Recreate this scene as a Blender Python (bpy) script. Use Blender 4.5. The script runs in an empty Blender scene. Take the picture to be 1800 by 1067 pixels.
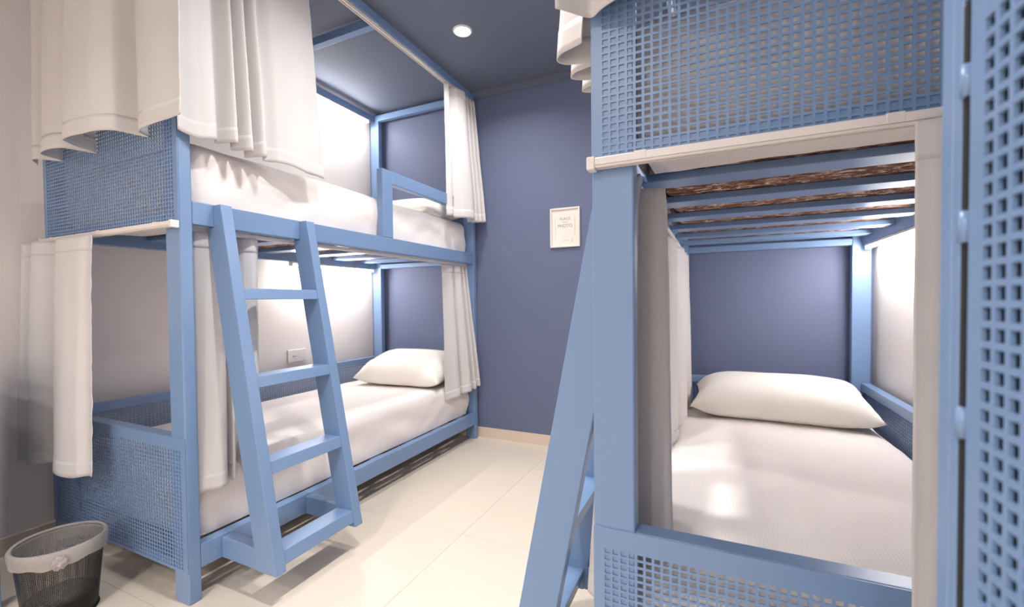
import bpy, bmesh, math, random
import numpy as np
from mathutils import Vector, Matrix, noise

random.seed(7)
scene = bpy.context.scene
COL = scene.collection
R = math.radians

# ------------------------------------------------------------------ camera
def make_camera():
    yaw, pitch, roll = R(24.782), R(-1.3025), R(-0.565)
    right = Vector((math.cos(yaw), math.sin(yaw), 0))
    fwd = Vector((-math.sin(yaw), math.cos(yaw), 0))
    up = Vector((0, 0, 1))
    f2 = math.cos(pitch)*fwd + math.sin(pitch)*up
    u2 = -math.sin(pitch)*fwd + math.cos(pitch)*up
    r3 = math.cos(roll)*right + math.sin(roll)*u2
    u3 = math.cos(roll)*u2 - math.sin(roll)*right
    m = Matrix((r3, u3, -f2)).transposed().to_4x4()
    m.translation = Vector((0, 0, 1.0))
    cd = bpy.data.cameras.new('camera')
    cd.sensor_fit = 'HORIZONTAL'; cd.sensor_width = 36.0
    cd.lens = 772.83/1800*36.0
    cd.shift_y = (546.11-533.5)/1800
    cd.clip_start = 0.02; cd.clip_end = 50
    cd.dof.use_dof = True; cd.dof.focus_distance = 1.25; cd.dof.aperture_fstop = 4.0
    co = bpy.data.objects.new('camera', cd); COL.objects.link(co)
    co.matrix_world = m
    scene.camera = co
make_camera()

# ------------------------------------------------------------------ world, exposure
w = bpy.data.worlds.new('world'); scene.world = w; w.use_nodes = True
w.node_tree.nodes['Background'].inputs[0].default_value = (0.55, 0.6, 0.7, 1)
w.node_tree.nodes['Background'].inputs[1].default_value = 0.05
vs = scene.view_settings
vs.view_transform = 'Standard'; vs.look = 'None'; vs.gamma = 1.0; vs.use_curve_mapping = False
vs.exposure = 0.09
DOWNLIGHT_POWER = 16.0
LED_STRENGTH = 150.0
WARM = (1.0, 0.978, 0.968)
COOL = (1.0, 0.97, 0.955)

# ------------------------------------------------------------------ materials
def lin(c):
    return tuple(((v/255)/12.92 if v/255 <= .04045 else ((v/255+.055)/1.055)**2.4) for v in c)+(1.0,)

class NT:
    def __init__(s, name):
        s.m = bpy.data.materials.new(name); s.m.use_nodes = True
        s.t = s.m.node_tree; s.b = s.t.nodes['Principled BSDF']
    def n(s, typ, **kw):
        nd = s.t.nodes.new(typ)
        for k, v in kw.items():
            if k in nd.inputs: nd.inputs[k].default_value = v
            else: setattr(nd, k, v)
        return nd
    def l(s, a, ao, b, bi): s.t.links.new(a.outputs[ao], b.inputs[bi])

def mat(name, rgb, rough=.5, var=.06, vscale=6, bump=0, bscale=200, spec=.5, sheen=0, stretch=(1,1,1), metal=0):
    k = NT(name); b = k.b
    b.inputs['Roughness'].default_value = rough
    b.inputs['Metallic'].default_value = metal
    b.inputs['Specular IOR Level'].default_value = spec
    if sheen: b.inputs['Sheen Weight'].default_value = sheen
    tc = k.n('ShaderNodeTexCoord'); mp = k.n('ShaderNodeMapping'); mp.inputs['Scale'].default_value = stretch
    k.l(tc, 'Object', mp, 'Vector')
    nz = k.n('ShaderNodeTexNoise', Scale=vscale, Detail=5.0); k.l(mp, 'Vector', nz, 'Vector')
    c = lin(rgb)
    mx = k.n('ShaderNodeMix', data_type='RGBA')
    mx.inputs[6].default_value = tuple(v*(1-var) for v in c[:3])+(1,)
    mx.inputs[7].default_value = tuple(min(1, v*(1+var)) for v in c[:3])+(1,)
    k.l(nz, 'Fac', mx, 'Factor'); k.t.links.new(mx.outputs[2], b.inputs['Base Color'])
    if bump:
        n2 = k.n('ShaderNodeTexNoise', Scale=bscale, Detail=3.0); k.l(mp, 'Vector', n2, 'Vector')
        bp = k.n('ShaderNodeBump', Strength=bump, Distance=.002); k.l(n2, 'Fac', bp, 'Height'); k.l(bp, 'Normal', b, 'Normal')
    return k.m

M = {}
M['blue'] = mat('blue_paint', (120, 147, 184), rough=.32, var=.035, vscale=3, bump=.06, bscale=120)
M['white_plastic'] = mat('white_plastic', (232, 224, 218), rough=.35, var=.02)
M['cream_tile'] = mat('cream_porcelain', (231, 217, 199), rough=.38, var=.05, vscale=2.2, spec=.4)
M['grout'] = mat('cream_grout', (229, 215, 197), rough=.6, var=.03)
M['skirting'] = mat('beige_skirting', (222, 203, 186), rough=.5, var=.05, vscale=5)
M['white_wall'] = mat('white_wall_paint', (240, 232, 227), rough=.75, var=.02, vscale=3, bump=.04, bscale=90)
M['blue_wall'] = mat('slate_blue_wall_paint', (106, 114, 142), rough=.6, var=.03, vscale=2, bump=.05, bscale=120, spec=.3)
M['ceiling'] = mat('slate_ceiling_paint', (106, 113, 131), rough=.7, var=.03, vscale=2, spec=.3)
M['black_metal'] = mat('black_wire', (26, 24, 24), rough=.4, var=.1)
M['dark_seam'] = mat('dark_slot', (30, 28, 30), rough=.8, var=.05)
M['frame_white'] = mat('frame_white', (238, 226, 218), rough=.4, var=.02)
M['paper'] = mat('print_paper', (240, 230, 220), rough=.6, var=.01)
M['ink'] = mat('grey_ink', (150, 142, 132), rough=.7, var=.02)
M['gold_ink'] = mat('yellow_ink', (206, 190, 120), rough=.7, var=.05)
M['inside_shade'] = mat('locker_inside_shade', (34, 42, 56), rough=.8, var=.05)  # near-black colour paints the shade behind the locker's punched doors
M['steel'] = mat('bare_steel', (150, 140, 135), rough=.4, var=.1, metal=.7)

def fabric(name, rgb, weave=900, bump=.25, stripes=False, rough=.85, trans=0.0):
    k = NT(name); b = k.b
    b.inputs['Roughness'].default_value = rough
    b.inputs['Specular IOR Level'].default_value = .2
    b.inputs['Sheen Weight'].default_value = .15
    tc = k.n('ShaderNodeTexCoord')
    nz = k.n('ShaderNodeTexNoise', Scale=5.0, Detail=6.0); k.l(tc, 'Object', nz, 'Vector')
    c = lin(rgb); mx = k.n('ShaderNodeMix', data_type='RGBA')
    mx.inputs[6].default_value = tuple(v*.96 for v in c[:3])+(1,); mx.inputs[7].default_value = tuple(min(1, v*1.04) for v in c[:3])+(1,)
    k.l(nz, 'Fac', mx, 'Factor'); k.t.links.new(mx.outputs[2], b.inputs['Base Color'])
    wv = k.n('ShaderNodeTexNoise', Scale=float(weave), Detail=2.0); k.l(tc, 'Object', wv, 'Vector')
    bp = k.n('ShaderNodeBump', Strength=bump, Distance=.001); k.l(wv, 'Fac', bp, 'Height')
    if stripes:
        s = k.n('ShaderNodeTexWave', Scale=38.0, Distortion=0.0); s.bands_direction = 'X'; k.l(tc, 'Object', s, 'Vector')
        b2 = k.n('ShaderNodeBump', Strength=.3, Distance=.001); k.l(s, 'Fac', b2, 'Height'); k.l(bp, 'Normal', b2, 'Normal'); k.l(b2, 'Normal', b, 'Normal')
    else: k.l(bp, 'Normal', b, 'Normal')
    return k.m
M['curtain'] = fabric('grey_beige_curtain_cloth', (211, 206, 204), weave=700)
M['sheet'] = fabric('white_cotton_sheet', (242, 233, 228), weave=900, bump=.12, stripes=True)
M['pillow'] = fabric('white_cotton_pillowcase', (248, 242, 233), weave=900, bump=.12)

def felt():
    k = NT('brown_felt_with_white_flecks'); b = k.b; b.inputs['Roughness'].default_value = .95
    tc = k.n('ShaderNodeTexCoord'); mp = k.n('ShaderNodeMapping'); mp.inputs['Scale'].default_value = (.55, 1.0, 1.0); k.l(tc, 'Object', mp, 'Vector')
    n1 = k.n('ShaderNodeTexNoise', Scale=42.0, Detail=9.0, Roughness=.82, Distortion=.8); k.l(mp, 'Vector', n1, 'Vector')
    r = k.n('ShaderNodeValToRGB'); k.l(n1, 'Fac', r, 'Fac')
    e = r.color_ramp.elements
    e[0].position = .30; e[0].color = lin((40, 22, 16)); e[1].position = .585; e[1].color = lin((235, 220, 208))
    e2 = r.color_ramp.elements.new(.47); e2.color = lin((100, 58, 36))
    e3 = r.color_ramp.elements.new(.525); e3.color = lin((140, 92, 66))
    k.l(r, 'Color', b, 'Base Color')
    bp = k.n('ShaderNodeBump', Strength=.6, Distance=.004); k.l(n1, 'Fac', bp, 'Height'); k.l(bp, 'Normal', b, 'Normal')
    return k.m
M['felt'] = felt()

def emit(name, col, strength):
    k = NT(name); k.b.inputs['Base Color'].default_value = (.9, .9, .9, 1)
    k.b.inputs['Emission Color'].default_value = col+(1,); k.b.inputs['Emission Strength'].default_value = strength
    return k.m
M['led'] = emit('led_diffuser_glow', COOL, LED_STRENGTH)
M['lamp'] = emit('downlight_glow', WARM, 40.0)

def film(name, fac):
    k = NT(name); k.b.inputs['Base Color'].default_value = lin((205, 196, 190)); k.b.inputs['Roughness'].default_value = .25
    tr = k.n('ShaderNodeBsdfTransparent'); mx = k.n('ShaderNodeMixShader', Fac=fac)
    out = k.t.nodes['Material Output']
    k.l(tr, 'BSDF', mx, 1); k.l(k.b, 'BSDF', mx, 2); k.l(mx, 'Shader', out, 'Surface')
    nz = k.n('ShaderNodeTexNoise', Scale=30.0, Detail=4.0); bp = k.n('ShaderNodeBump', Strength=.5, Distance=.01)
    k.l(nz, 'Fac', bp, 'Height'); k.l(bp, 'Normal', k.b, 'Normal')
    return k.m
M['film'] = film('clear_plastic_film', .30)
M['film_fold'] = film('doubled_plastic_film', .6)

# ------------------------------------------------------------------ helpers
WO = {}            # world origin of every object
def _place(o, c, parent):
    COL.objects.link(o)
    if parent is not None:
        o.parent = parent; o.location = c - WO[parent.name]
    else: o.location = c
    WO[o.name] = c.copy()
    return o

def root(name, loc, label, cat, group=None):
    o = bpy.data.objects.new(name, None); o.empty_display_size = .05
    _place(o, Vector(loc), None)
    return tag(o, label, cat, group)

def tag(o, label=None, cat=None, group=None, kind=None):
    if label: o['label'] = label
    if cat: o['category'] = cat
    if group: o['group'] = group
    if kind: o['kind'] = kind
    return o

def from_bm(name, bm, m, parent=None, smooth=False, angle=None):
    bm.normal_update()
    vs_ = [v.co for v in bm.verts]
    lo = Vector((min(v[i] for v in vs_) for i in range(3))); hi = Vector((max(v[i] for v in vs_) for i in range(3)))
    c = (lo+hi)/2
    if parent is None: c.z = lo.z
    for v in bm.verts: v.co -= c
    me = bpy.data.meshes.new(name); bm.to_mesh(me); bm.free()
    me.materials.append(M[m])
    if smooth:
        for p in me.polygons: p.use_smooth = True
    return _place(bpy.data.objects.new(name, me), c, parent)

def from_arrays(name, verts, faces, m, parent=None, smooth=True):
    v = np.asarray(verts, float); lo = v.min(0); hi = v.max(0); c = (lo+hi)/2
    if parent is None: c[2] = lo[2]
    me = bpy.data.meshes.new(name); me.from_pydata((v-c).tolist(), [], [list(map(int, f)) for f in faces]); me.update()
    me.materials.append(M[m])
    if smooth:
        for p in me.polygons: p.use_smooth = True
    return _place(bpy.data.objects.new(name, me), Vector(c), parent)

def add_box(bm, x0, x1, y0, y1, z0, z1, bev=0):
    x0, x1 = min(x0, x1), max(x0, x1); y0, y1 = min(y0, y1), max(y0, y1); z0, z1 = min(z0, z1), max(z0, z1)
    b2 = bmesh.new()
    vv = [b2.verts.new((x, y, z)) for x in (x0, x1) for y in (y0, y1) for z in (z0, z1)]
    for f in ((0,1,3,2),(4,6,7,5),(0,4,5,1),(2,3,7,6),(0,2,6,4),(1,5,7,3)): b2.faces.new([vv[i] for i in f])
    if bev: bmesh.ops.bevel(b2, geom=b2.edges[:], offset=bev, segments=2, affect='EDGES', profile=.5)
    bmesh.ops.recalc_face_normals(b2, faces=b2.faces)
    tmp = bpy.data.meshes.new('tmp'); b2.to_mesh(tmp); b2.free(); bm.from_mesh(tmp); bpy.data.meshes.remove(tmp)

def box(name, x0, x1, y0, y1, z0, z1, m, parent=None, bev=.003):
    bm = bmesh.new(); add_box(bm, x0, x1, y0, y1, z0, z1, bev)
    return from_bm(name, bm, m, parent)

def prism(name, poly, axis, a, b, m, parent=None, bev=0):
    """poly in the two other axes (xyz order), extruded along axis from a to b"""
    bm = bmesh.new()
    def P(p, t):
        if axis == 'x': return (t, p[0], p[1])
        if axis == 'y': return (p[0], t, p[1])
        return (p[0], p[1], t)
    A = [bm.verts.new(P(p, a)) for p in poly]; B = [bm.verts.new(P(p, b)) for p in poly]
    bm.faces.new(A); bm.faces.new(B[::-1]); n = len(poly)
    for i in range(n): bm.faces.new((A[i], B[i], B[(i+1) % n], A[(i+1) % n]))
    bmesh.ops.recalc_face_normals(bm, faces=bm.faces)
    if bev: bmesh.ops.bevel(bm, geom=bm.edges[:], offset=bev, segments=2, affect='EDGES', profile=.5)
    return from_bm(name, bm, m, parent)

def lathe(name, prof, cx, cy, m, parent=None, n=32, smooth=True):
    V = []; F = []; k = len(prof)
    for i in range(n):
        a = 2*math.pi*i/n
        for r, z in prof: V.append((cx+r*math.cos(a), cy+r*math.sin(a), z))
    for i in range(n):
        for j in range(k-1):
            F.append((i*k+j, ((i+1) % n)*k+j, ((i+1) % n)*k+j+1, i*k+j+1))
    return from_arrays(name, V, F, m, parent, smooth)

PX, PZ = .0155, .0134        # pitch of the punched square holes
HX, HZ = .0106, .0090
def perforated_mesh(wid, hei, t, mx0, mx1, mz0, mz1):
    """plate in local x/z, thickness t in y, punched with a grid of square holes; margins on each side"""
    nx = max(1, int((wid-mx0-mx1+PX-HX)/PX)); nz = max(1, int((hei-mz0-mz1+PZ-HZ)/PZ))
    ox = mx0; oz = mz0
    xs = [0.]; zs = [0.]
    for i in range(nx): xs += [ox+i*PX, ox+i*PX+HX]
    for j in range(nz): zs += [oz+j*PZ, oz+j*PZ+HZ]
    xs.append(wid); zs.append(hei)
    nX, nZ = len(xs), len(zs)
    V = [(x, y, z) for y in (0., t) for x in xs for z in zs]
    I = lambda s, i, j: s*nX*nZ+i*nZ+j
    F = []
    hole = lambda i, j: i % 2 == 1 and j % 2 == 1
    for i in range(nX-1):
        for j in range(nZ-1):
            if hole(i, j):
                F.append((I(0,i,j), I(0,i,j+1), I(1,i,j+1), I(1,i,j)))
                F.append((I(0,i+1,j), I(1,i+1,j), I(1,i+1,j+1), I(0,i+1,j+1)))
                F.append((I(0,i,j), I(1,i,j), I(1,i+1,j), I(0,i+1,j)))
                F.append((I(0,i,j+1), I(0,i+1,j+1), I(1,i+1,j+1), I(1,i,j+1)))
            else:
                F.append((I(0,i,j), I(0,i+1,j), I(0,i+1,j+1), I(0,i,j+1)))
                F.append((I(1,i,j), I(1,i,j+1), I(1,i+1,j+1), I(1,i+1,j)))
    for i in range(nX-1):
        F.append((I(0,i,0), I(1,i,0), I(1,i+1,0), I(0,i+1,0))); F.append((I(0,i,nZ-1), I(0,i+1,nZ-1), I(1,i+1,nZ-1), I(1,i,nZ-1)))
    for j in range(nZ-1):
        F.append((I(0,0,j), I(0,0,j+1), I(1,0,j+1), I(1,0,j))); F.append((I(0,nX-1,j), I(1,nX-1,j), I(1,nX-1,j+1), I(0,nX-1,j+1)))
    me = bpy.data.meshes.new('perforated_sheet'); me.from_pydata([(x-wid/2, y-t/2, z-hei/2) for x, y, z in V], [], F); me.update()
    me.materials.append(M['blue'])
    return me, V, F

def put(name, me, c, parent, rz=0):
    o = bpy.data.objects.new(name, me); _place(o, Vector(c), parent); o.rotation_euler.z = rz
    return o

# ------------------------------------------------------------------ measured layout (metres, camera above the origin)
XL, XR = -1.575, -.2175           # aisle faces of the two bunks
BW = .93                          # bunk width
Y0, Y1 = .848, 2.797              # foot and head ends
BL = Y1-Y0
WALL_L, WALL_R, WALL_B, WALL_F = -2.585, .742, 2.834, -3.2
CEIL = 2.51
PW, PD = .08, .04                 # tube 80 x 40
LR0, LR1 = .107, .188             # lower rail
UR0, UR1 = 1.265, 1.342           # upper rail
PT = .555                         # top of the lower perforated panels
UPT = 1.70
CB0, CB1 = 2.435, 2.48            # canopy beam

# ------------------------------------------------------------------ room
def room():
    fl = tag(box('floor', WALL_L-.1, WALL_R+.1, WALL_F-.1, WALL_B+.1, -.10, -.004, 'grout', None, 0), kind='structure')
    ts = .80; me = None
    x = WALL_L
    i = 0
    while x < WALL_R:
        y = WALL_F
        while y < WALL_B:
            x1 = min(x+ts, WALL_R); y1 = min(y+ts, WALL_B)
            t = box('tile', x+.0005, x1-.0005, y+.0005, y1-.0005, -.0045, 0, 'cream_tile', fl, .0004)
            y += ts
        x += ts
    tag(box('ceiling', WALL_L-.1, WALL_R+.1, WALL_F-.1, WALL_B+.1, CEIL, CEIL+.1, 'ceiling', None, 0), kind='structure')
    tag(box('wall_left', WALL_L-.1, WALL_L, WALL_F-.1, WALL_B+.1, 0, CEIL, 'white_wall', None, 0), kind='structure')
    tag(box('wall_right', WALL_R, WALL_R+.1, WALL_F-.1, WALL_B+.1, 0, CEIL, 'white_wall', None, 0), kind='structure')
    tag(box('wall_back', WALL_L, WALL_R, WALL_B, WALL_B+.1, 0, CEIL, 'blue_wall', None, 0), kind='structure')
    tag(box('wall_front', WALL_L, WALL_R, WALL_F-.1, WALL_F, 0, CEIL, 'white_wall', None, 0), kind='structure')
    tag(box('baseboard_back', WALL_L+.012, WALL_R-.012, WALL_B-.012, WALL_B, 0, .072, 'skirting', None, .002), kind='structure')
    tag(box('baseboard_left', WALL_L, WALL_L+.012, WALL_F, WALL_B, 0, .072, 'skirting', None, .002), kind='structure')
    tag(box('baseboard_right', WALL_R-.012, WALL_R, WALL_F, WALL_B, 0, .072, 'skirting', None, .002), kind='structure')
    tag(box('trim_1', WALL_L, WALL_R, WALL_B-.02, WALL_B, CEIL-.045, CEIL, 'ceiling', None, .003), kind='structure')
room()

# ------------------------------------------------------------------ ceiling downlights
def downlight(x, y, label, k=1.0, spread=148):
    t = root('recessed_downlight', (x, y, CEIL-.012), label, 'ceiling light', 'recessed downlights in the ceiling')
    lathe('trim_ring', [(.042, CEIL-.002), (.044, CEIL-.008), (.050, CEIL-.008), (.054, CEIL-.004), (.054, CEIL-.0005)], x, y, 'white_plastic', t)
    lathe('lens', [(.0005, CEIL-.0045), (.02, CEIL-.0045), (.0425, CEIL-.003)], x, y, 'lamp', t)
    ld = bpy.data.lights.new('downlight_lamp', 'AREA'); ld.shape = 'DISK'; ld.size = .13; ld.energy = DOWNLIGHT_POWER*k; ld.color = WARM; ld.spread = R(spread)
    lo = bpy.data.objects.new('downlight_lamp', ld); _place(lo, Vector((x, y, CEIL-.014)), t)
downlight(-1.28, 2.15, 'small round recessed downlight glowing in the slate ceiling over the aisle', .58, 150)
for dx, dy, k, dl in ((-.62, 1.45, .65, 'recessed downlight over the aisle beside the right bunk, above the picture edge'),
                      (-.62, .86, .95, 'recessed downlight over the foot of the aisle beside the right bunk, out of view'),
                      (-.95, -.45, .30, 'recessed downlight behind the viewer in the middle of the room'),
                      (-.60, -1.20, 1.25, 'recessed downlight behind the viewer near the tall locker'),
                      (-1.15, -2.40, 1.3, 'added downlight for fill, behind the viewer at the far end of the room'),
                      (-.35, -2.65, 2.4, 'added downlight for low fill, behind the viewer in the far right corner')):
    downlight(dx, dy, dl, k)  # the two rearmost are added to throw low fill into the lower bunks

# ------------------------------------------------------------------ bunk beds
FOOT_LO = perforated_mesh(BW, PT-LR0, .0025, .022, .018, .010, .030)[0]
FOOT_UP = perforated_mesh(BW, UPT-UR0+.004, .0025, .022, .018, .010, .030)[0]
SIDE_LO = perforated_mesh(BL-2*PD, PT-LR1-.036, .0025, .006, .006, .004, .004)[0]
HEAD_LO = perforated_mesh(BW-2*PW, PT-LR1-.036, .0025, .006, .006, .004, .004)[0]

def track(parent, x0, x1, y0, y1, z0, z1, caps=True):
    """white curtain track: a C-shaped plastic profile with a slot below, end caps and bracket clips"""
    alongx = abs(x1-x0) > abs(y1-y0)
    if alongx:
        a0, a1, b0, b1 = min(x0, x1), max(x0, x1), min(y0, y1), max(y0, y1)
    else:
        a0, a1, b0, b1 = min(y0, y1), max(y0, y1), min(x0, x1), max(x0, x1)
    m_ = (b0+b1)/2; s = .004; hh = z1-z0; zg = z0+hh*.26
    poly = [(b0, zg), (b0+.0025, zg), (b0+.0025, zg-.0018), (b0, zg-.0018), (b0, z0+.002), (b0+.002, z0), (m_-s, z0), (m_-s, z0+hh*.6), (m_+s, z0+hh*.6), (m_+s, z0), (b1-.002, z0), (b1, z0+.002), (b1, z1-.002), (b1-.002, z1), (b0+.002, z1), (b0, z1-.002)]
    t = prism('curtain_track', poly, 'x' if alongx else 'y', a0, a1, 'white_plastic', parent)
    if caps:
        for a in (a0, a1):
            if alongx: box('end_cap', a-.008, a+.008, b0-.002, b1+.002, z0-.003, z1+.002, 'white_plastic', t, .002)
            else: box('end_cap', b0-.002, b1+.002, a-.008, a+.008, z0-.003, z1+.002, 'white_plastic', t, .002)
        for f in (.10, .5, .9):
            a = a0+(a1-a0)*f
            if alongx: box('bracket_clip', a-.011, a+.011, b0-.0006, b1+.0006, z0+.007, z1+.0015, 'white_plastic', t, .001)
            else: box('bracket_clip', b0-.0006, b1+.0006, a-.011, a+.011, z0+.007, z1+.0015, 'white_plastic', t, .001)
    return t

SLATS = [1.183+.281*i for i in range(6)]
def bunk(X0, s, label):
    X = lambda u: X0+s*u
    t = root('bunk_bed', (X(BW/2), (Y0+Y1)/2, 0), label, 'bunk bed', 'blue steel bunk beds')
    for u0, u1 in ((0, PW), (BW-PW, BW)):
        for y0, y1 in ((Y0, Y0+PD), (Y1-PD, Y1)):
            box('post', X(u0), X(u1), y0, y1, 0, CB0, 'blue', t, .004)
    for z0, z1 in ((LR0, LR1), (UR0, UR1)):
        for u0, u1 in ((0, PD), (BW-PD, BW)):
            box('side_rail', X(u0), X(u1), Y0+PD, Y1-PD, z0, z1, 'blue', t)
        for y0, y1 in ((Y0, Y0+PD), (Y1-PD, Y1)):
            box('end_rail', X(PW), X(BW-PW), y0, y1, z0, z0+.034, 'blue', t)
    # slats carry the mattresses
    for y in SLATS:
        box('slat', X(PD), X(BW-PD), y, y+.085, 1.300, 1.320, 'blue', t, .002)
        box('slat', X(PD), X(BW-PD), y, y+.085, LR1-.024, LR1-.004, 'blue', t, .002)
    # perforated sheets: foot ends (outside the posts), wall side and head of the lower bunk, head of the upper bunk
    cx = X(BW/2)
    put('perforated_panel', FOOT_LO, (cx, Y0-.00135, (LR0+PT)/2), t, 0 if s > 0 else math.pi)
    put('perforated_panel', FOOT_UP, (cx, Y0-.00135, (UR0-.004+UPT)/2), t, 0 if s > 0 else math.pi)
    zc = (LR1+PT-.036)/2
    put('perforated_panel', SIDE_LO, (X(BW-.018), (Y0+Y1)/2, zc), t, math.pi/2)
    put('perforated_panel', HEAD_LO, (cx, Y1-.018, zc), t)
    put('perforated_panel', HEAD_LO, (cx, Y1-.018, UR1+(zc-LR1)), t)
    box('panel_top_rail', X(PW), X(BW-PW), Y0, Y0+PD, PT-.030, PT+.001, 'blue', t, .002)
    box('panel_top_rail', X(PW), X(BW-PW), Y1-PD, Y1, PT-.036, PT, 'blue', t, .002)
    box('panel_top_rail', X(BW-PD), X(BW), Y0+PD, Y1-PD, PT-.030, PT+.010, 'blue', t, .002)
    box('panel_top_rail', X(PW), X(BW-PW), Y0, Y0+PD, UPT-.030, UPT, 'blue', t, .002)
    box('panel_top_rail', X(PW), X(BW-PW), Y1-PD, Y1, UPT-.036, UPT, 'blue', t, .002)
    # guard rail at the head of the upper bunk
    box('guard_post', X(0), X(PD), 1.815, 1.895, UR1, UPT, 'blue', t)
    box('guard_rail', X(0), X(PD), 1.895, Y1-PD, UPT-.07, UPT, 'blue', t)
    # canopy frame
    box('canopy_beam', X(0), X(PD), Y0, Y1, CB0, CB1, 'blue', t)
    box('canopy_beam', X(BW-PD), X(BW), Y0, Y1, CB0, CB1, 'blue', t)
    for y in (Y0, 1.80, Y1-PD):
        box('canopy_beam', X(PD), X(BW-PD), y, y+PD, CB0, CB1, 'blue', t)
    # ladder
    k, toe = (.195, -.28) if s < 0 else (.1966, -.2434)
    xf = lambda z: toe+k*(z-LR0)        # u of the outer edge (negative = out in the aisle)
    for y0 in (.955, 1.303):
        poly = [(X(xf(LR0)), LR0-.002), (X(xf(LR0)+.092), LR0-.002), (X(xf(UR0)+.092), UR0-.001), (X(0), UR0-.001), (X(0), UR1-.002), (X(xf(UR1-.002)), UR1-.002)]
        if s > 0: poly = [(X(xf(LR0)), LR0-.002), (X(xf(LR0)+.092), LR0-.002), (X(xf(UR0)+.092), UR0-.001), (X(xf(UR0)), UR0-.001)]
        prism('ladder_stringer', poly, 'y', y0, y0+PD, 'blue', t, .0025)
        box('ladder_strut', X(xf(LR0)+.085), X(0), y0+.001, y0+PD-.001, LR0, LR1-.008, 'blue', t)
    for zt, th in ((1.052, .038), (.748, .038), (.462, .042), (.170, .045)):
        u0 = xf(zt-th)+.004
        poly = [(X(u0), zt-th), (X(u0+.078), zt-th), (X(u0+.078+k*th), zt), (X(u0+k*th), zt)]
        prism('ladder_rung', poly, 'y', .955+PD-.001, 1.304, 'blue', t, .002)
    # curtain tracks
    track(t, X(.004), X(BW-.02), Y0-.025, Y0-.004, UR0-.016, UR0+.003)
    track(t, X(.044), X(.064), Y0+.06, Y1-.06, UR0-.016, UR0, caps=False)
    track(t, X(.008), X(.030), Y0+.02, Y1-.06, CB0-.020, CB0-.0005)
    track(t, X(.03), X(BW-.02), Y0-.024, Y0-.002, CB0+.002, CB0+.024)
    return t
bunk(XL, -1, 'light blue steel bunk bed with ladder against the white wall, left of the aisle')
bunk(XR, 1, 'light blue steel bunk bed in the right foreground, its perforated foot end facing the viewer')

# ------------------------------------------------------------------ led tubes over the bunks
def led(x, s, y0, y1, z, label):
    """s points from the wall towards the aisle"""
    t = root('led_tube_light', (x, (y0+y1)/2, z-.03), label, 'led light', 'led tube lights under the frames')
    box('housing', x-.012, x+.012, y0, y1, z-.012, z-.0005, 'white_plastic', t, .002)
    bm = bmesh.new(); add_box(bm, x-.009, x+.009, y0+.008, y1-.008, z-.024, z-.0118, .004)
    from_bm('diffuser', bm, 'led', t, True)
    for y in (y0, y1):
        box('end_cap', x-.013, x+.013, y-.006, y+.010, z-.027, z-.0003, 'white_plastic', t, .002)
for X0, s, nm in ((XL, -1, 'the left bunk'), (XR, 1, 'the right bunk')):
    x = X0+s*(BW-.025)
    led(x, -s, 1.98, 2.72, UR0, 'glowing white led tube over the lower bed of '+nm)
    led(x, -s, 2.02, 2.70, CB0, 'white led tube under the canopy over the upper bed of '+nm)

# ------------------------------------------------------------------ bedding
def fbm(x, y, z=0):
    return noise.noise(Vector((x, y, z)))+.5*noise.noise(Vector((2.1*x, 2.1*y, z+3)))

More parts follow.
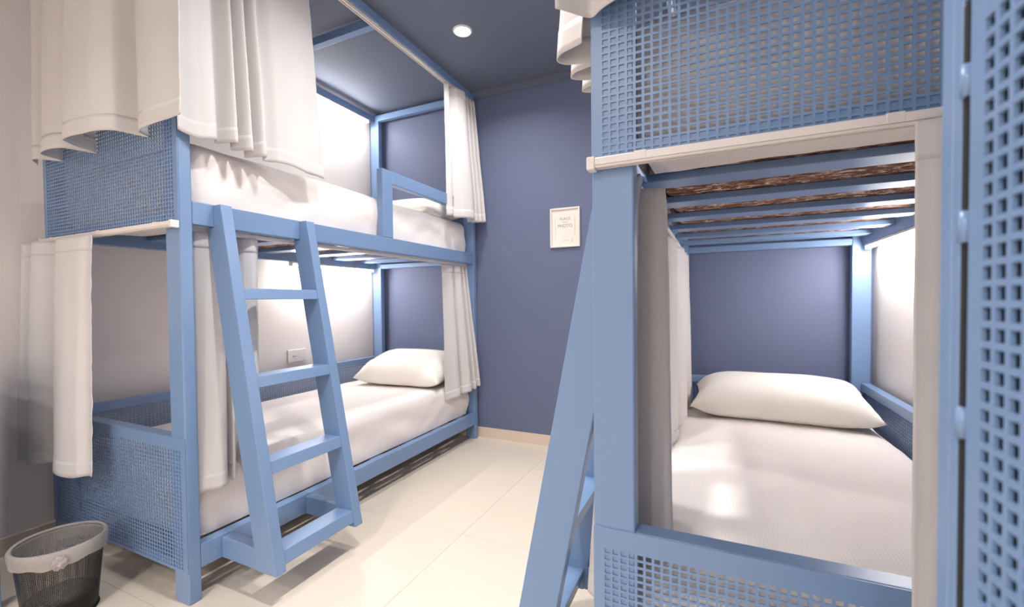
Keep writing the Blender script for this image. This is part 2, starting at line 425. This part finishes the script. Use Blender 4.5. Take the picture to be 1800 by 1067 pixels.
def sheet_mesh(name, x0, x1, y0, y1, z1, drop, rr, seed, label, wr=.004, side=.010, flap=None, aisle=1):
    n1, n2 = 90, 190
    rx = (x1-x0)/2-rr; ry = (y1-y0)/2-rr; cx = (x0+x1)/2; cy = (y0+y1)/2
    S = drop+rr*(math.pi/2-1)
    V = []; F = []
    def axis(n, half):
        L = half+S; k = [-L+2*L*i/n for i in range(n+1)]
        return k
    A = axis(n1, rx); B = axis(n2, ry)
    for a in A:
        for b in B:
            da = max(0, abs(a)-rx)*(1 if a > 0 else -1); db = max(0, abs(b)-ry)*(1 if b > 0 else -1)
            d = math.hypot(da, db)
            px = max(-rx, min(rx, a)); py = max(-ry, min(ry, b)); pz = z1
            if d > 1e-6:
                dd = min(d, S); ux, uy = da/d, db/d
                th = min(dd/rr, math.pi/2); h = rr*math.sin(th); down = rr*(1-math.cos(th))+max(0, dd-rr*math.pi/2)
                f = down/drop
                nn = fbm((cx+px)*4+seed, (cy+py)*4.0+a*5, seed)
                dg = noise.noise(Vector(((py+px)*3.2-down*5.5+seed, (py-px)*1.1+down*2, seed*1.7)))
                bulge = side*(1.3*dg+.5*nn)*min(1, 2.2*f)*(1-.75*max(0, f-.55)/.45)+.006*math.sin(math.pi*min(1, f))
                h += bulge
                px += ux*h; py += uy*h; pz -= down
            wz = wr*fbm((cx+px)*2.6+seed*3, (cy+py)*2.2, seed)+wr*.5*noise.noise(Vector(((cx+px)*9-(cy+py)*5+seed, (cy+py)*7, seed)))
            V.append((cx+px, cy+py, pz+(wz if d < rr else 0)))
    W_ = len(B)
    for i in range(len(A)-1):
        for j in range(len(B)-1):
            F.append((i*W_+j, (i+1)*W_+j, (i+1)*W_+j+1, i*W_+j+1))
    o = from_arrays(name, V, F, 'sheet', None, True)
    tag(o, label, 'bed sheet', 'white fitted sheets')
    if flap:
        # tucked-under end of the sheet, with a wavy edge
        fy0, fy1, fz = flap; V = []; F = []; n = 60; K = 12
        for i in range(n+1):
            x = x0+.03+(x1-x0-.06)*i/n
            e = fy1+.030*noise.noise(Vector((x*3+seed, 0, 0)))+.008*noise.noise(Vector((x*17, seed, 0)))
            pr = [(fy0-.003, fz+.09), (fy0-.004, fz+.05), (fy0-.004, fz-.004), (fy0+.004, fz-.016)]
            pr += [(fy0+.02+(e-fy0-.02)*q/7, fz-.018+.014*q/7) for q in range(8)]
            for j, (y, z) in enumerate(pr):
                V.append((x, y, z+(.0025*noise.noise(Vector((x*14, y*14, seed))) if j > 3 else 0)))
        for i in range(n):
            for j in range(K-1): F.append((i*K+j, i*K+j+1, (i+1)*K+j+1, (i+1)*K+j))
        from_arrays('tucked_end', V, F, 'sheet', o, True)
    return o

def mattress(x0, x1, y0, y1, z0, z1, label):
    bm = bmesh.new(); add_box(bm, x0, x1, y0, y1, z0, z1)
    bmesh.ops.bevel(bm, geom=bm.edges[:], offset=.03, segments=3, affect='EDGES', profile=.5)
    o = from_bm('mattress', bm, 'felt', None, True)
    tag(o, label, 'mattress', 'mattresses on the bunks')

def bed_set(X0, s, name):
    X = lambda u: X0+s*u
    for z0, z1, lv in ((LR1-.003, .420, 'lower'), (1.3205, 1.560, 'upper')):
        u0 = .052 if lv == 'lower' else .050
        xa, xb = sorted((X(u0), X(BW-.055)))
        ya, yb = Y0+.055, Y1-.05
        mattress(xa+.022, xb-.022, ya+.022, yb-.022, z0+.0005, z1-.014, 'brown flecked felt mattress on the %s deck of %s' % (lv, name))
        sheet_mesh('fitted_sheet', xa, xb, ya, yb, z1, z1-z0-.004, .045, (1.3 if s < 0 else 4.1)+(0 if lv == 'lower' else 7.7),
                   'white fitted sheet on the %s bed of %s' % (lv, name), wr=.006, side=.022,
                   flap=(ya, 1.155, z0) if lv == 'upper' else None)
bed_set(XL, -1, 'the bunk left of the aisle')
bed_set(XR, 1, 'the bunk on the right')

def pillow(cx, cy, z, lx, ly, th, rz, seed, label, tilt=0):
    n, m_ = 56, 40; V = []; F = []
    for sgn in (1, -1):
        for i in range(n+1):
            for j in range(m_+1):
                a = -1+2*i/n; b = -1+2*j/m_
                a = math.copysign(abs(a)**.8, a); b = math.copysign(abs(b)**.8, b)
                e = max(0, (1-abs(a)**5.0))**.62*max(0, (1-abs(b)**3.2))**.52
                # concave sides between the pointed corners
                x = a*lx/2*(1-.07*(1-b*b)*abs(a)**2); y = b*ly/2*(1-.08*(1-a*a)*b*b)
                cr = .011*noise.noise(Vector((a*2.5+seed, b*9, seed)))*abs(a)**4+.004*fbm(a*2+seed, b*2, seed)
                up = th*.62*e if sgn > 0 else -th*.38*e
                zz = up+cr*(e**.4)+.010*(1-e)*noise.noise(Vector((a*3, b*3, seed)))
                if sgn < 0: zz = max(zz, -th*.30)
                V.append((x, y, zz))
    N = (n+1)*(m_+1)
    for q in range(2):
        for i in range(n):
            for j in range(m_):
                f = (q*N+i*(m_+1)+j, q*N+(i+1)*(m_+1)+j, q*N+(i+1)*(m_+1)+j+1, q*N+i*(m_+1)+j+1)
                F.append(f if q == 0 else f[::-1])
    ct, st = math.cos(tilt), math.sin(tilt); c, s_ = math.cos(rz), math.sin(rz)
    V2 = []
    for x, y, zz in V:
        y, zz = ct*y-st*zz, st*y+ct*zz
        V2.append((cx+c*x-s_*y, cy+s_*x+c*y, zz))
    zl = min(v[2] for v in V2); V2 = [(x, y, zz-zl+z) for x, y, zz in V2]
    o = from_arrays('pillow', V2, F, 'pillow', None, True)
    bm = bmesh.new(); bm.from_mesh(o.data); bmesh.ops.remove_doubles(bm, verts=bm.verts, dist=.0006); bmesh.ops.recalc_face_normals(bm, faces=bm.faces)
    for f in bm.faces: f.smooth = True
    bm.to_mesh(o.data); bm.free()
    tag(o, label, 'pillow', 'white pillows at the heads of the bunks')
pillow(-1.975, 2.55, .424, .68, .44, .20, R(4), 2.2, 'plump white pillow on the lower bed left of the aisle', R(12))
pillow(.275, 2.50, .424, .76, .42, .19, R(-2), 5.1, 'long white pillow on the lower bed on the right', R(6))
pillow(-1.98, 2.52, 1.559, .66, .42, .15, R(0), 8.3, 'white pillow half hidden behind the guard rail of the upper bed left of the aisle', 0)

# ------------------------------------------------------------------ curtains
def curtain(p0, p1, q0, q1, zt, zb, nf, amp_t, amp_b, seed, label, omega=.35, zslant=0.0, group='grey-beige bunk curtains', band=.055, rag=.006, res=None, warp=1.0, prof=None, gain=1.15):
    """cloth hung between p0-p1 (xy at the track), ending between q0-q1 at the hem; nf folds"""
    p0, p1, q0, q1 = map(Vector, (p0, p1, q0, q1))
    ns = res or max(110, int(nf*26)); nz = 44
    d = (q1-q0).normalized(); nrm = Vector((d.y, -d.x))
    rnd = random.Random(seed)
    ph = rnd.random()*6.28
    def pf(s):
        for k in range(len(prof)-1):
            if s <= prof[k+1][0]:
                p_ = [prof[max(0, k-1)], prof[k], prof[k+1], prof[min(len(prof)-1, k+2)]]
                u = (s-p_[1][0])/(p_[2][0]-p_[1][0]); y = [q[1] for q in p_]
                return .5*(2*y[1]+(y[2]-y[0])*u+(2*y[0]-5*y[1]+4*y[2]-y[3])*u*u+(3*y[1]-y[0]-3*y[2]+y[3])*u**3)
        return prof[-1][1]
    def at(s, t, off=0.0):
        if prof:
            s2 = s+.012*noise.noise(Vector((t*2.5+seed, s*3, 0)))*t
            k = gain*(amp_t+(amp_b-amp_t)*t**.8)/amp_b
            base = (p0.lerp(p1, s)).lerp(q0.lerp(q1, s), t)
            edge = min(1, max(0, (.06-min(s, 1-s))/.06))
            cr = .0022*noise.noise(Vector((s*nf*1.6, t*22+seed, seed)))*(.35+.9*edge)+.007*t*noise.noise(Vector((s*nf*.8+seed, t*3, 1.7)))
            o2 = base+nrm*(k*pf(min(1, max(0, s2)))+cr+off)
            z = zt+(zb-zt)*t+zslant*(s-.5)*t+rag*t*noise.noise(Vector((s*nf*.9+seed, 0, 0)))*2
            return (o2.x, o2.y, z)
        sw = s+warp*(.05*math.sin(5.1*s+ph)+.03*math.sin(11*s+2*ph))/max(1, nf/3)
        fold = 2*math.pi*nf*sw+ph
        amp = amp_t+(amp_b-amp_t)*t**.7
        amp *= .72+.55*abs(noise.noise(Vector((s*nf*.7+seed, t*.6, 0))))+.25*math.sin(3.3*s+ph)
        wv = math.sin(fold)+.22*math.sin(2*fold+1.1+seed)
        base = (p0.lerp(p1, s)).lerp(q0.lerp(q1, s), t)
        wid = ((q1-q0).length*t+(p1-p0).length*(1-t))/max(1, nf)
        along = omega*wid*math.sin(2*fold)*.30*min(1, t*2+.3)
        cr = .0035*noise.noise(Vector((s*nf*2.3, t*16+seed, seed)))*(1 if 0 < t else 0)+.006*t*noise.noise(Vector((s*nf+seed, t*4, 1.7)))
        o2 = base+nrm*(amp*wv+cr+off)+d*along
        z = zt+(zb-zt)*t+zslant*(s-.5)*t+rag*t*math.sin(fold*.5+seed)
        return (o2.x, o2.y, z)
    def grid(ta, tb, nrow, off):
        V = [at(i/ns, ta+(tb-ta)*j/nrow, off) for i in range(ns+1) for j in range(nrow+1)]
        W_ = nrow+1
        F = [(i*W_+j, i*W_+j+1, (i+1)*W_+j+1, (i+1)*W_+j) for i in range(ns) for j in range(nrow)]
        return V, F
    V, F = grid(0, 1, nz, 0)
    o = from_arrays('curtain', V, F, 'curtain', None, True)
    md = o.modifiers.new('cloth_thickness', 'SOLIDIFY'); md.thickness = .0014; md.offset = 0
    tag(o, label, 'curtain', group)
    H = zt-zb
    for nm, ta, tb in (('hem', 1-band/H, 1.0), ('header_band', 0.0, band/H)):
        V, F = grid(ta, tb, 4, 0)
        h = from_arrays(nm, V, F, 'curtain', o, True)
        md = h.modifiers.new('cloth_thickness', 'SOLIDIFY'); md.thickness = .0028; md.offset = 0
    return o

ZT = CB0-.021
# bunk left of the aisle
curtain((-2.48, .815), (-1.475, .815), (-2.46, .80), (-1.452, .80), CB0+.0, 1.56, 6, .026, .045, 11, 'grey-beige curtain closed across the foot of the upper left bed', rag=.01, gain=1.5,
        prof=[(0, -.01), (.06, .01), (.12, -.035), (.19, .02), (.27, .035), (.345, .02), (.375, -.035), (.41, .015), (.45, .05), (.60, .042), (.68, .02), (.715, -.03), (.76, .0), (.84, .016), (1, .004)])
curtain((-1.590, .86), (-1.590, 1.37), (-1.548, .842), (-1.545, 1.395), ZT, 1.545, 6, .020, .036, 23, 'wide grey-beige curtain along the aisle side of the upper bed, above the ladder', rag=.012, zslant=-.03,
        prof=[(0, -.01), (.10, .006), (.19, .010), (.25, -.035), (.30, .030), (.345, -.035), (.39, .036), (.435, -.035), (.48, .036), (.54, -.015), (.62, .012), (.80, .028), (1, .012)])
curtain((-1.585, 2.42), (-1.570, 2.775), (-1.575, 2.42), (-1.500, 2.80), ZT, 1.555, 4, .022, .030, 31, 'bunched grey-beige curtain at the head of the upper left bed, over the guard rail', rag=.006,
        prof=[(0, .0), (.10, .015), (.22, -.015), (.32, .03), (.55, .045), (.62, -.03), (.69, .03), (.76, -.03), (.82, .028), (.88, -.025), (.94, .025), (1, -.02)])
curtain((-1.632, .905), (-1.632, 1.16), (-1.615, .885), (-1.60, 1.13), UR0-.017, .36, 4, .022, .034, 43, 'bunched grey-beige curtain behind the ladder, beside the foot post of the left bunk', rag=.012, zslant=.03,
        prof=[(0, -.01), (.05, .018), (.20, .03), (.40, .034), (.45, -.02), (.52, .022), (.60, .0), (.67, -.04), (.76, .005), (.88, .026), (1, -.01)])
curtain((-1.632, 2.44), (-1.632, 2.74), (-1.610, 2.43), (-1.550, 2.77), UR0-.017, .37, 3.5, .022, .036, 57, 'bunched grey-beige curtain covering part of the pillow on the lower left bed', rag=.006, zslant=.06,
        prof=[(0, 0), (.12, .01), (.32, .03), (.38, -.025), (.46, .02), (.62, .04), (.70, -.02), (.78, .035), (.86, -.02), (.93, .03), (1, -.01)])
curtain((-2.56, .806), (-2.00, .812), (-2.555, .790), (-1.985, .80), UR0-.017, .385, 4, .022, .04, 61, 'grey-beige curtain gathered at the white wall across the foot of the lower left bed', rag=.012, gain=1.4,
        prof=[(0, 0), (.08, .03), (.16, -.03), (.24, .035), (.36, .02), (.44, -.045), (.50, -.04), (.545, .025), (.70, .042), (.88, .034), (.95, .02), (1, .022)])
# bunk on the right
curtain((-.235, .812), (.68, .812), (-.262, .80), (.68, .80), CB0+.0, 1.535, 7, .016, .024, 71, 'grey-beige curtain over the foot of the upper right bed, only its hem in view', rag=.004, omega=.1)
curtain((XR+.012, .87), (XR+.012, 1.12), (XR-.040, .845), (XR-.040, 1.08), ZT, 1.50, 3.2, .018, .036, 83, 'bunched grey-beige curtain folds beside the upper foot post of the right bunk', rag=0, res=220,
        prof=[(0, .02), (.08, -.02), (.18, -.035), (.28, -.02), (.36, .03), (.44, -.015), (.54, -.03), (.62, -.01), (.69, .03), (.76, -.01), (.84, -.025), (.92, 0), (1, .03)])
curtain((-.132, .91), (-.128, 1.20), (-.150, .90), (-.120, 1.17), UR0-.017, .315, 3.0, .027, .050, 97, 'grey shaded curtain bunched inside the foot post of the right bunk', rag=.006, res=200, gain=1.0,
        prof=[(0, -.01), (.08, -.03), (.20, -.08), (.28, -.125), (.35, -.125), (.39, -.05), (.42, .035), (.50, .050), (.56, .01), (.63, .034), (.72, .038), (.77, .005), (.83, .026), (.93, .030), (1, -.01)])
curtain((-.165, 1.80), (-.160, 2.74), (-.170, 1.76), (-.150, 2.70), UR0-.017, .40, 5, .022, .040, 101, 'lit grey-beige curtain at the head of the lower right bed, beside its pillow', rag=.02,
        prof=[(0, -.02), (.10, .01), (.25, .02), (.33, -.03), (.45, .02), (.60, .035), (.68, -.02), (.78, .035), (.88, -.01), (.94, .035), (1, 0)])
curtain((.258, .812), (.66, .812), (.256, .80), (.66, .80), UR0-.017, .36, 4.5, .014, .024, 113, 'grey-beige curtain at the foot of the lower right bed, beside the tall locker', rag=.004,
        prof=[(0, .0), (.05, .004), (.30, .016), (.42, -.02), (.55, .02), (.68, -.02), (.8, .02), (1, -.01)])

# ------------------------------------------------------------------ tall lockers
def locker(xf, s, y0, y1, depth, label, zd=1.205, H=1.98):
    """xf: face plane, s: direction from face into the body"""
    X = lambda u: xf+s*u
    t = root('locker', (X(depth/2), (y0+y1)/2, 0), label, 'locker', 'light blue steel lockers')
    th = .02; st = .032; two = H > 1.5
    box('side_panel', X(0), X(depth), y1-th, y1, 0, H, 'blue', t, .002)
    box('side_panel', X(0), X(depth), y0, y0+th, 0, H, 'blue', t, .002)
    box('back_panel', X(depth-th), X(depth), y0+th, y1-th, .06, H, 'inside_shade', t, .001)
    for yy in (y0+th, y1-th-.003): box('inner_shade_sheet', X(.022), X(depth-th-.001), yy, yy+.003, .071, H-th-.001, 'inside_shade', t, 0)  # added sheets, coloured as the shade inside the locker
    box('top_panel', X(0), X(depth-th), y0+th, y1-th, H-th, H, 'blue', t, .001)
    box('plinth', X(0), X(depth-th), y0+th, y1-th, 0, .07, 'blue', t, .001)
    if two: box('shelf', X(.02), X(depth-th), y0+th, y1-th, zd+.006, zd+.022, 'inside_shade', t, .001)
    box('stile', X(0), X(.02), y1-st, y1-th, .07, H-th, 'blue', t, .001)
    box('stile', X(0), X(.02), y0+th, y0+st, .07, H-th, 'blue', t, .001)
    if two: box('middle_rail', X(0), X(.02), y0+st, y1-st, zd+.003, zd+.03, 'blue', t, .001)
    g = .011
    for z0, z1 in (((.074, zd), (zd+.033, H-th-.004)) if two else ((.074, H-th-.004),)):
        wd = (y1-y0)-2*st-2*g; me = perforated_mesh(wd, z1-z0, .003, .018, .020, .012, .012)[0]
        me.transform(Matrix.Rotation(-math.pi/2 if s > 0 else math.pi/2, 4, 'Z'))
        d = put('door', me, (X(.0016), (y0+y1)/2, (z0+z1)/2), t)
        hz = [z0+.12, (z0+z1)/2+.02, z1-.05] if z0 > 1 else [z1-.054, z1-.156, z1-.295, z0+.12]
        for z in hz:
            bm = bmesh.new(); bmesh.ops.create_cone(bm, cap_ends=True, segments=14, radius1=.004, radius2=.004, depth=.022,
                                                   matrix=Matrix.Translation((X(.0005), y1-st-g/2, z)))
            from_bm('hinge', bm, 'blue', d, True)
        box('door_gap_shade', X(.0004), X(.018), y1-st-.007, y1-st-.0003, z0, z1, 'dark_seam', d, 0)  # dark strip paints the shade in the groove beside the door
        yk = y0+st+.03
        bm = bmesh.new(); bmesh.ops.create_cone(bm, cap_ends=True, segments=18, radius1=.009, radius2=.009, depth=.012,
                                               matrix=Matrix.Translation((X(-.004), yk, (z0+z1)/2)) @ Matrix.Rotation(math.pi/2, 4, 'Y'))
        from_bm('lock_barrel', bm, 'steel', d, True)
    return t
locker(.160, 1, -.05, .455, .42, 'tall light blue steel locker with perforated doors at the right edge')
locker(-2.125, -1, .08, .584, .45, 'low blue steel locker by the white wall, beside the waste bin at the left edge', H=.80)

# ------------------------------------------------------------------ picture, socket
def text_mesh(txt, size, loc, m, parent, name='lettering'):
    cu = bpy.data.curves.new('txt', 'FONT'); cu.body = txt; cu.size = size; cu.align_x = 'CENTER'; cu.extrude = .0002
    o = bpy.data.objects.new('txt', cu); COL.objects.link(o)
    dg = bpy.context.evaluated_depsgraph_get()
    me = bpy.data.meshes.new_from_object(o.evaluated_get(dg))
    bpy.data.objects.remove(o)
    bm = bmesh.new(); bm.from_mesh(me); bpy.data.meshes.remove(me)
    bm.transform(Matrix.Translation(loc) @ Matrix.Rotation(math.pi/2, 4, 'X'))
    return from_bm(name, bm, m, parent)

def picture():
    x0, x1, z0, z1 = -1.012, -.807, 1.354, 1.616; y1 = WALL_B-.0005; y0 = y1-.016; b = .011
    t = root('picture_frame', ((x0+x1)/2, y1, z0), 'small white picture frame with a PLACE YOUR PHOTO print on the slate blue wall', 'picture frame')
    box('frame_side', x0, x0+b, y0, y1, z0, z1, 'frame_white', t, .002); box('frame_side', x1-b, x1, y0, y1, z0, z1, 'frame_white', t, .002)
    box('frame_side', x0+b, x1-b, y0, y1, z1-b, z1, 'frame_white', t, .002); box('frame_side', x0+b, x1-b, y0, y1, z0, z0+b, 'frame_white', t, .002)
    yp = y1-.006
    p = box('print', x0+b, x1-b, yp, y1-.002, z0+b, z1-b, 'paper', t, 0)
    cx = (x0+x1)/2; yt = yp-.0004
    text_mesh('PLACE', .026, (cx, yt, 1.535), 'ink', p); text_mesh('YOUR', .012, (cx, yt, 1.517), 'ink', p); text_mesh('PHOTO', .030, (cx, yt, 1.487), 'ink', p)
    box('printed_line', x0+.034, x0+.0355, yp-.0005, yp, 1.42, 1.555, 'ink', p, 0)
    box('printed_line', x1-.036, x1-.033, yp-.0005, yp, 1.425, 1.555, 'gold_ink', p, 0)
    box('printed_block', x1-.056, x1-.042, yp-.0005, yp, 1.405, 1.44, 'frame_white', p, 0)
    box('printed_block', cx-.02, cx+.022, yp-.0005, yp, 1.398, 1.401, 'gold_ink', p, 0)
    box('printed_block', x1-.054, x1-.051, yp-.0006, yp, 1.388, 1.403, 'ink', p, 0)
picture()

def socket():
    x = WALL_L; y0, y1, z0, z1 = 2.02, 2.16, .600, .684
    t = root('wall_socket', (x, (y0+y1)/2, z0), 'white wall socket plate on the white wall beside the lower left bed', 'socket')
    box('cover_plate', x+.0005, x+.009, y0, y1, z0, z1, 'white_plastic', t, .003)
    yc, zc = 2.072, .640
    poly = [(yc+.017*c, zc+.011*s_) for c, s_ in ((-1, 0), (-.7, 1), (.7, 1), (1, 0), (.7, -1), (-.7, -1))]
    f = prism('socket_insert', poly, 'x', x+.009, x+.0105, 'white_plastic', t)
    for dy, dz in ((-.0095, 0), (0, -.003), (.0095, 0)):
        bm = bmesh.new(); bmesh.ops.create_cone(bm, cap_ends=True, segments=12, radius1=.0026, radius2=.0026, depth=.001,
                                               matrix=Matrix.Translation((x+.0108, yc+dy, zc+dz)) @ Matrix.Rotation(math.pi/2, 4, 'Y'))
        from_bm('pin_hole', bm, 'dark_seam', f)
    box('blank_insert', x+.009, x+.0102, 2.105, 2.148, .627, .655, 'frame_white', t, .0005)
socket()

# ------------------------------------------------------------------ waste bin with liner
def bin_():
    cx, cy, hb, rt, rb = -1.925, .66, .240, .108, .086
    t = root('waste_bin', (cx, cy, 0), 'black wire mesh waste bin on the floor at the foot of the left bunk', 'waste bin')
    rad = lambda z: rb+(rt-rb)*z/hb
    # wire mesh wall wrapped from a punched grid
    nth, nz, tck = 140, 46, .0010; V = []; F = []
    hs = (hb-.012)/nz; wf = .27
    zs = []
    for j in range(nz): zs += [.006+j*hs, .006+j*hs+hs*wf]
    th = []
    for i in range(nth): th += [2*math.pi*i/nth, 2*math.pi*(i+wf)/nth]
    nT, nZ = len(th), len(zs)
    for off in (0, tck):
        for a in th:
            for z in zs: V.append((cx+(rad(z)-off)*math.cos(a), cy+(rad(z)-off)*math.sin(a), z))
    I = lambda s, i, j: s*nT*nZ+(i % nT)*nZ+j
    for i in range(nT):
        for j in range(nZ-1):
            if i % 2 == 1 and j % 2 == 1: continue
            F.append((I(0,i,j), I(0,i+1,j), I(0,i+1,j+1), I(0,i,j+1))); F.append((I(1,i,j), I(1,i,j+1), I(1,i+1,j+1), I(1,i+1,j)))
    from_arrays('mesh_wall', V, F, 'black_metal', t, False)
    def ring(name, r, z, rr):
        lathe(name, [(r+rr*math.cos(q), z+rr*math.sin(q)) for q in [2*math.pi*k/10 for k in range(11)]], cx, cy, 'black_metal', t, 56)
    ring('rim', rt+.001, hb, .004); ring('foot_ring', rb, .005, .0045)
    lathe('base', [(.0005, .004), (rb-.003, .004), (rb-.001, .008), (rb+.0015, .065), (rb-.0015, .066), (rb-.004, .012), (.0005, .010)], cx, cy, 'black_metal', t, 48)
    # liner
    b = root('bin_liner', (cx, cy, .012), 'clear plastic liner folded over the rim of the waste bin and knotted', 'bin bag')
    prof = [(.004, .030), (rb*.55, .022), (rb-.012, .03), (rad(.1)-.010, .10), (rad(.2)-.006, .20), (rt-.003, hb+.004), (rt+.003, hb+.008), (rt+.008, hb+.002), (rt+.007, hb-.02), (rt+.004, hb-.042)]
    n = 96; V = []; F = []; F2 = []; k = len(prof)
    for i in range(n):
        a = 2*math.pi*i/n
        for j, (r, z) in enumerate(prof):
            wob = .004*noise.noise(Vector((math.cos(a)*5, math.sin(a)*5, z*25))) if j < 5 else .0018*noise.noise(Vector((math.cos(a)*9, math.sin(a)*9, z*40)))
            hz = .012*noise.noise(Vector((math.cos(a)*2, math.sin(a)*2, 3))) if j == k-1 else 0
            wob = -abs(wob) if j < 5 else (abs(wob) if j > 6 else 0)
            V.append((cx+(r+wob)*math.cos(a), cy+(r+wob)*math.sin(a), z+hz))
    for i in range(n):
        for j in range(k-1): (F if j < 5 else F2).append((i*k+j, ((i+1) % n)*k+j, ((i+1) % n)*k+j+1, i*k+j+1))
    for nm, ff, mm in (('film', F, 'film'), ('folded_edge', F2, 'film_fold')):
        used = sorted({q for f in ff for q in f}); ix = {q: i for i, q in enumerate(used)}
        from_arrays(nm, [V[q] for q in used], [[ix[q] for q in f] for f in ff], mm, b, True)
    bm = bmesh.new(); bmesh.ops.create_icosphere(bm, subdivisions=4, radius=.5)
    a = R(-20); kx, ky = cx+(rt+.012)*math.cos(a), cy+(rt+.012)*math.sin(a)
    for v in bm.verts:
        p = v.co.copy(); q = 1+.45*noise.noise(p*5)+.2*noise.noise(p*11)
        v.co = Vector((kx+p.x*.030*q, ky+p.y*.036*q, hb-.026+p.z*.040*q))
    from_bm('knot', bm, 'film_fold', b, True)
bin_()
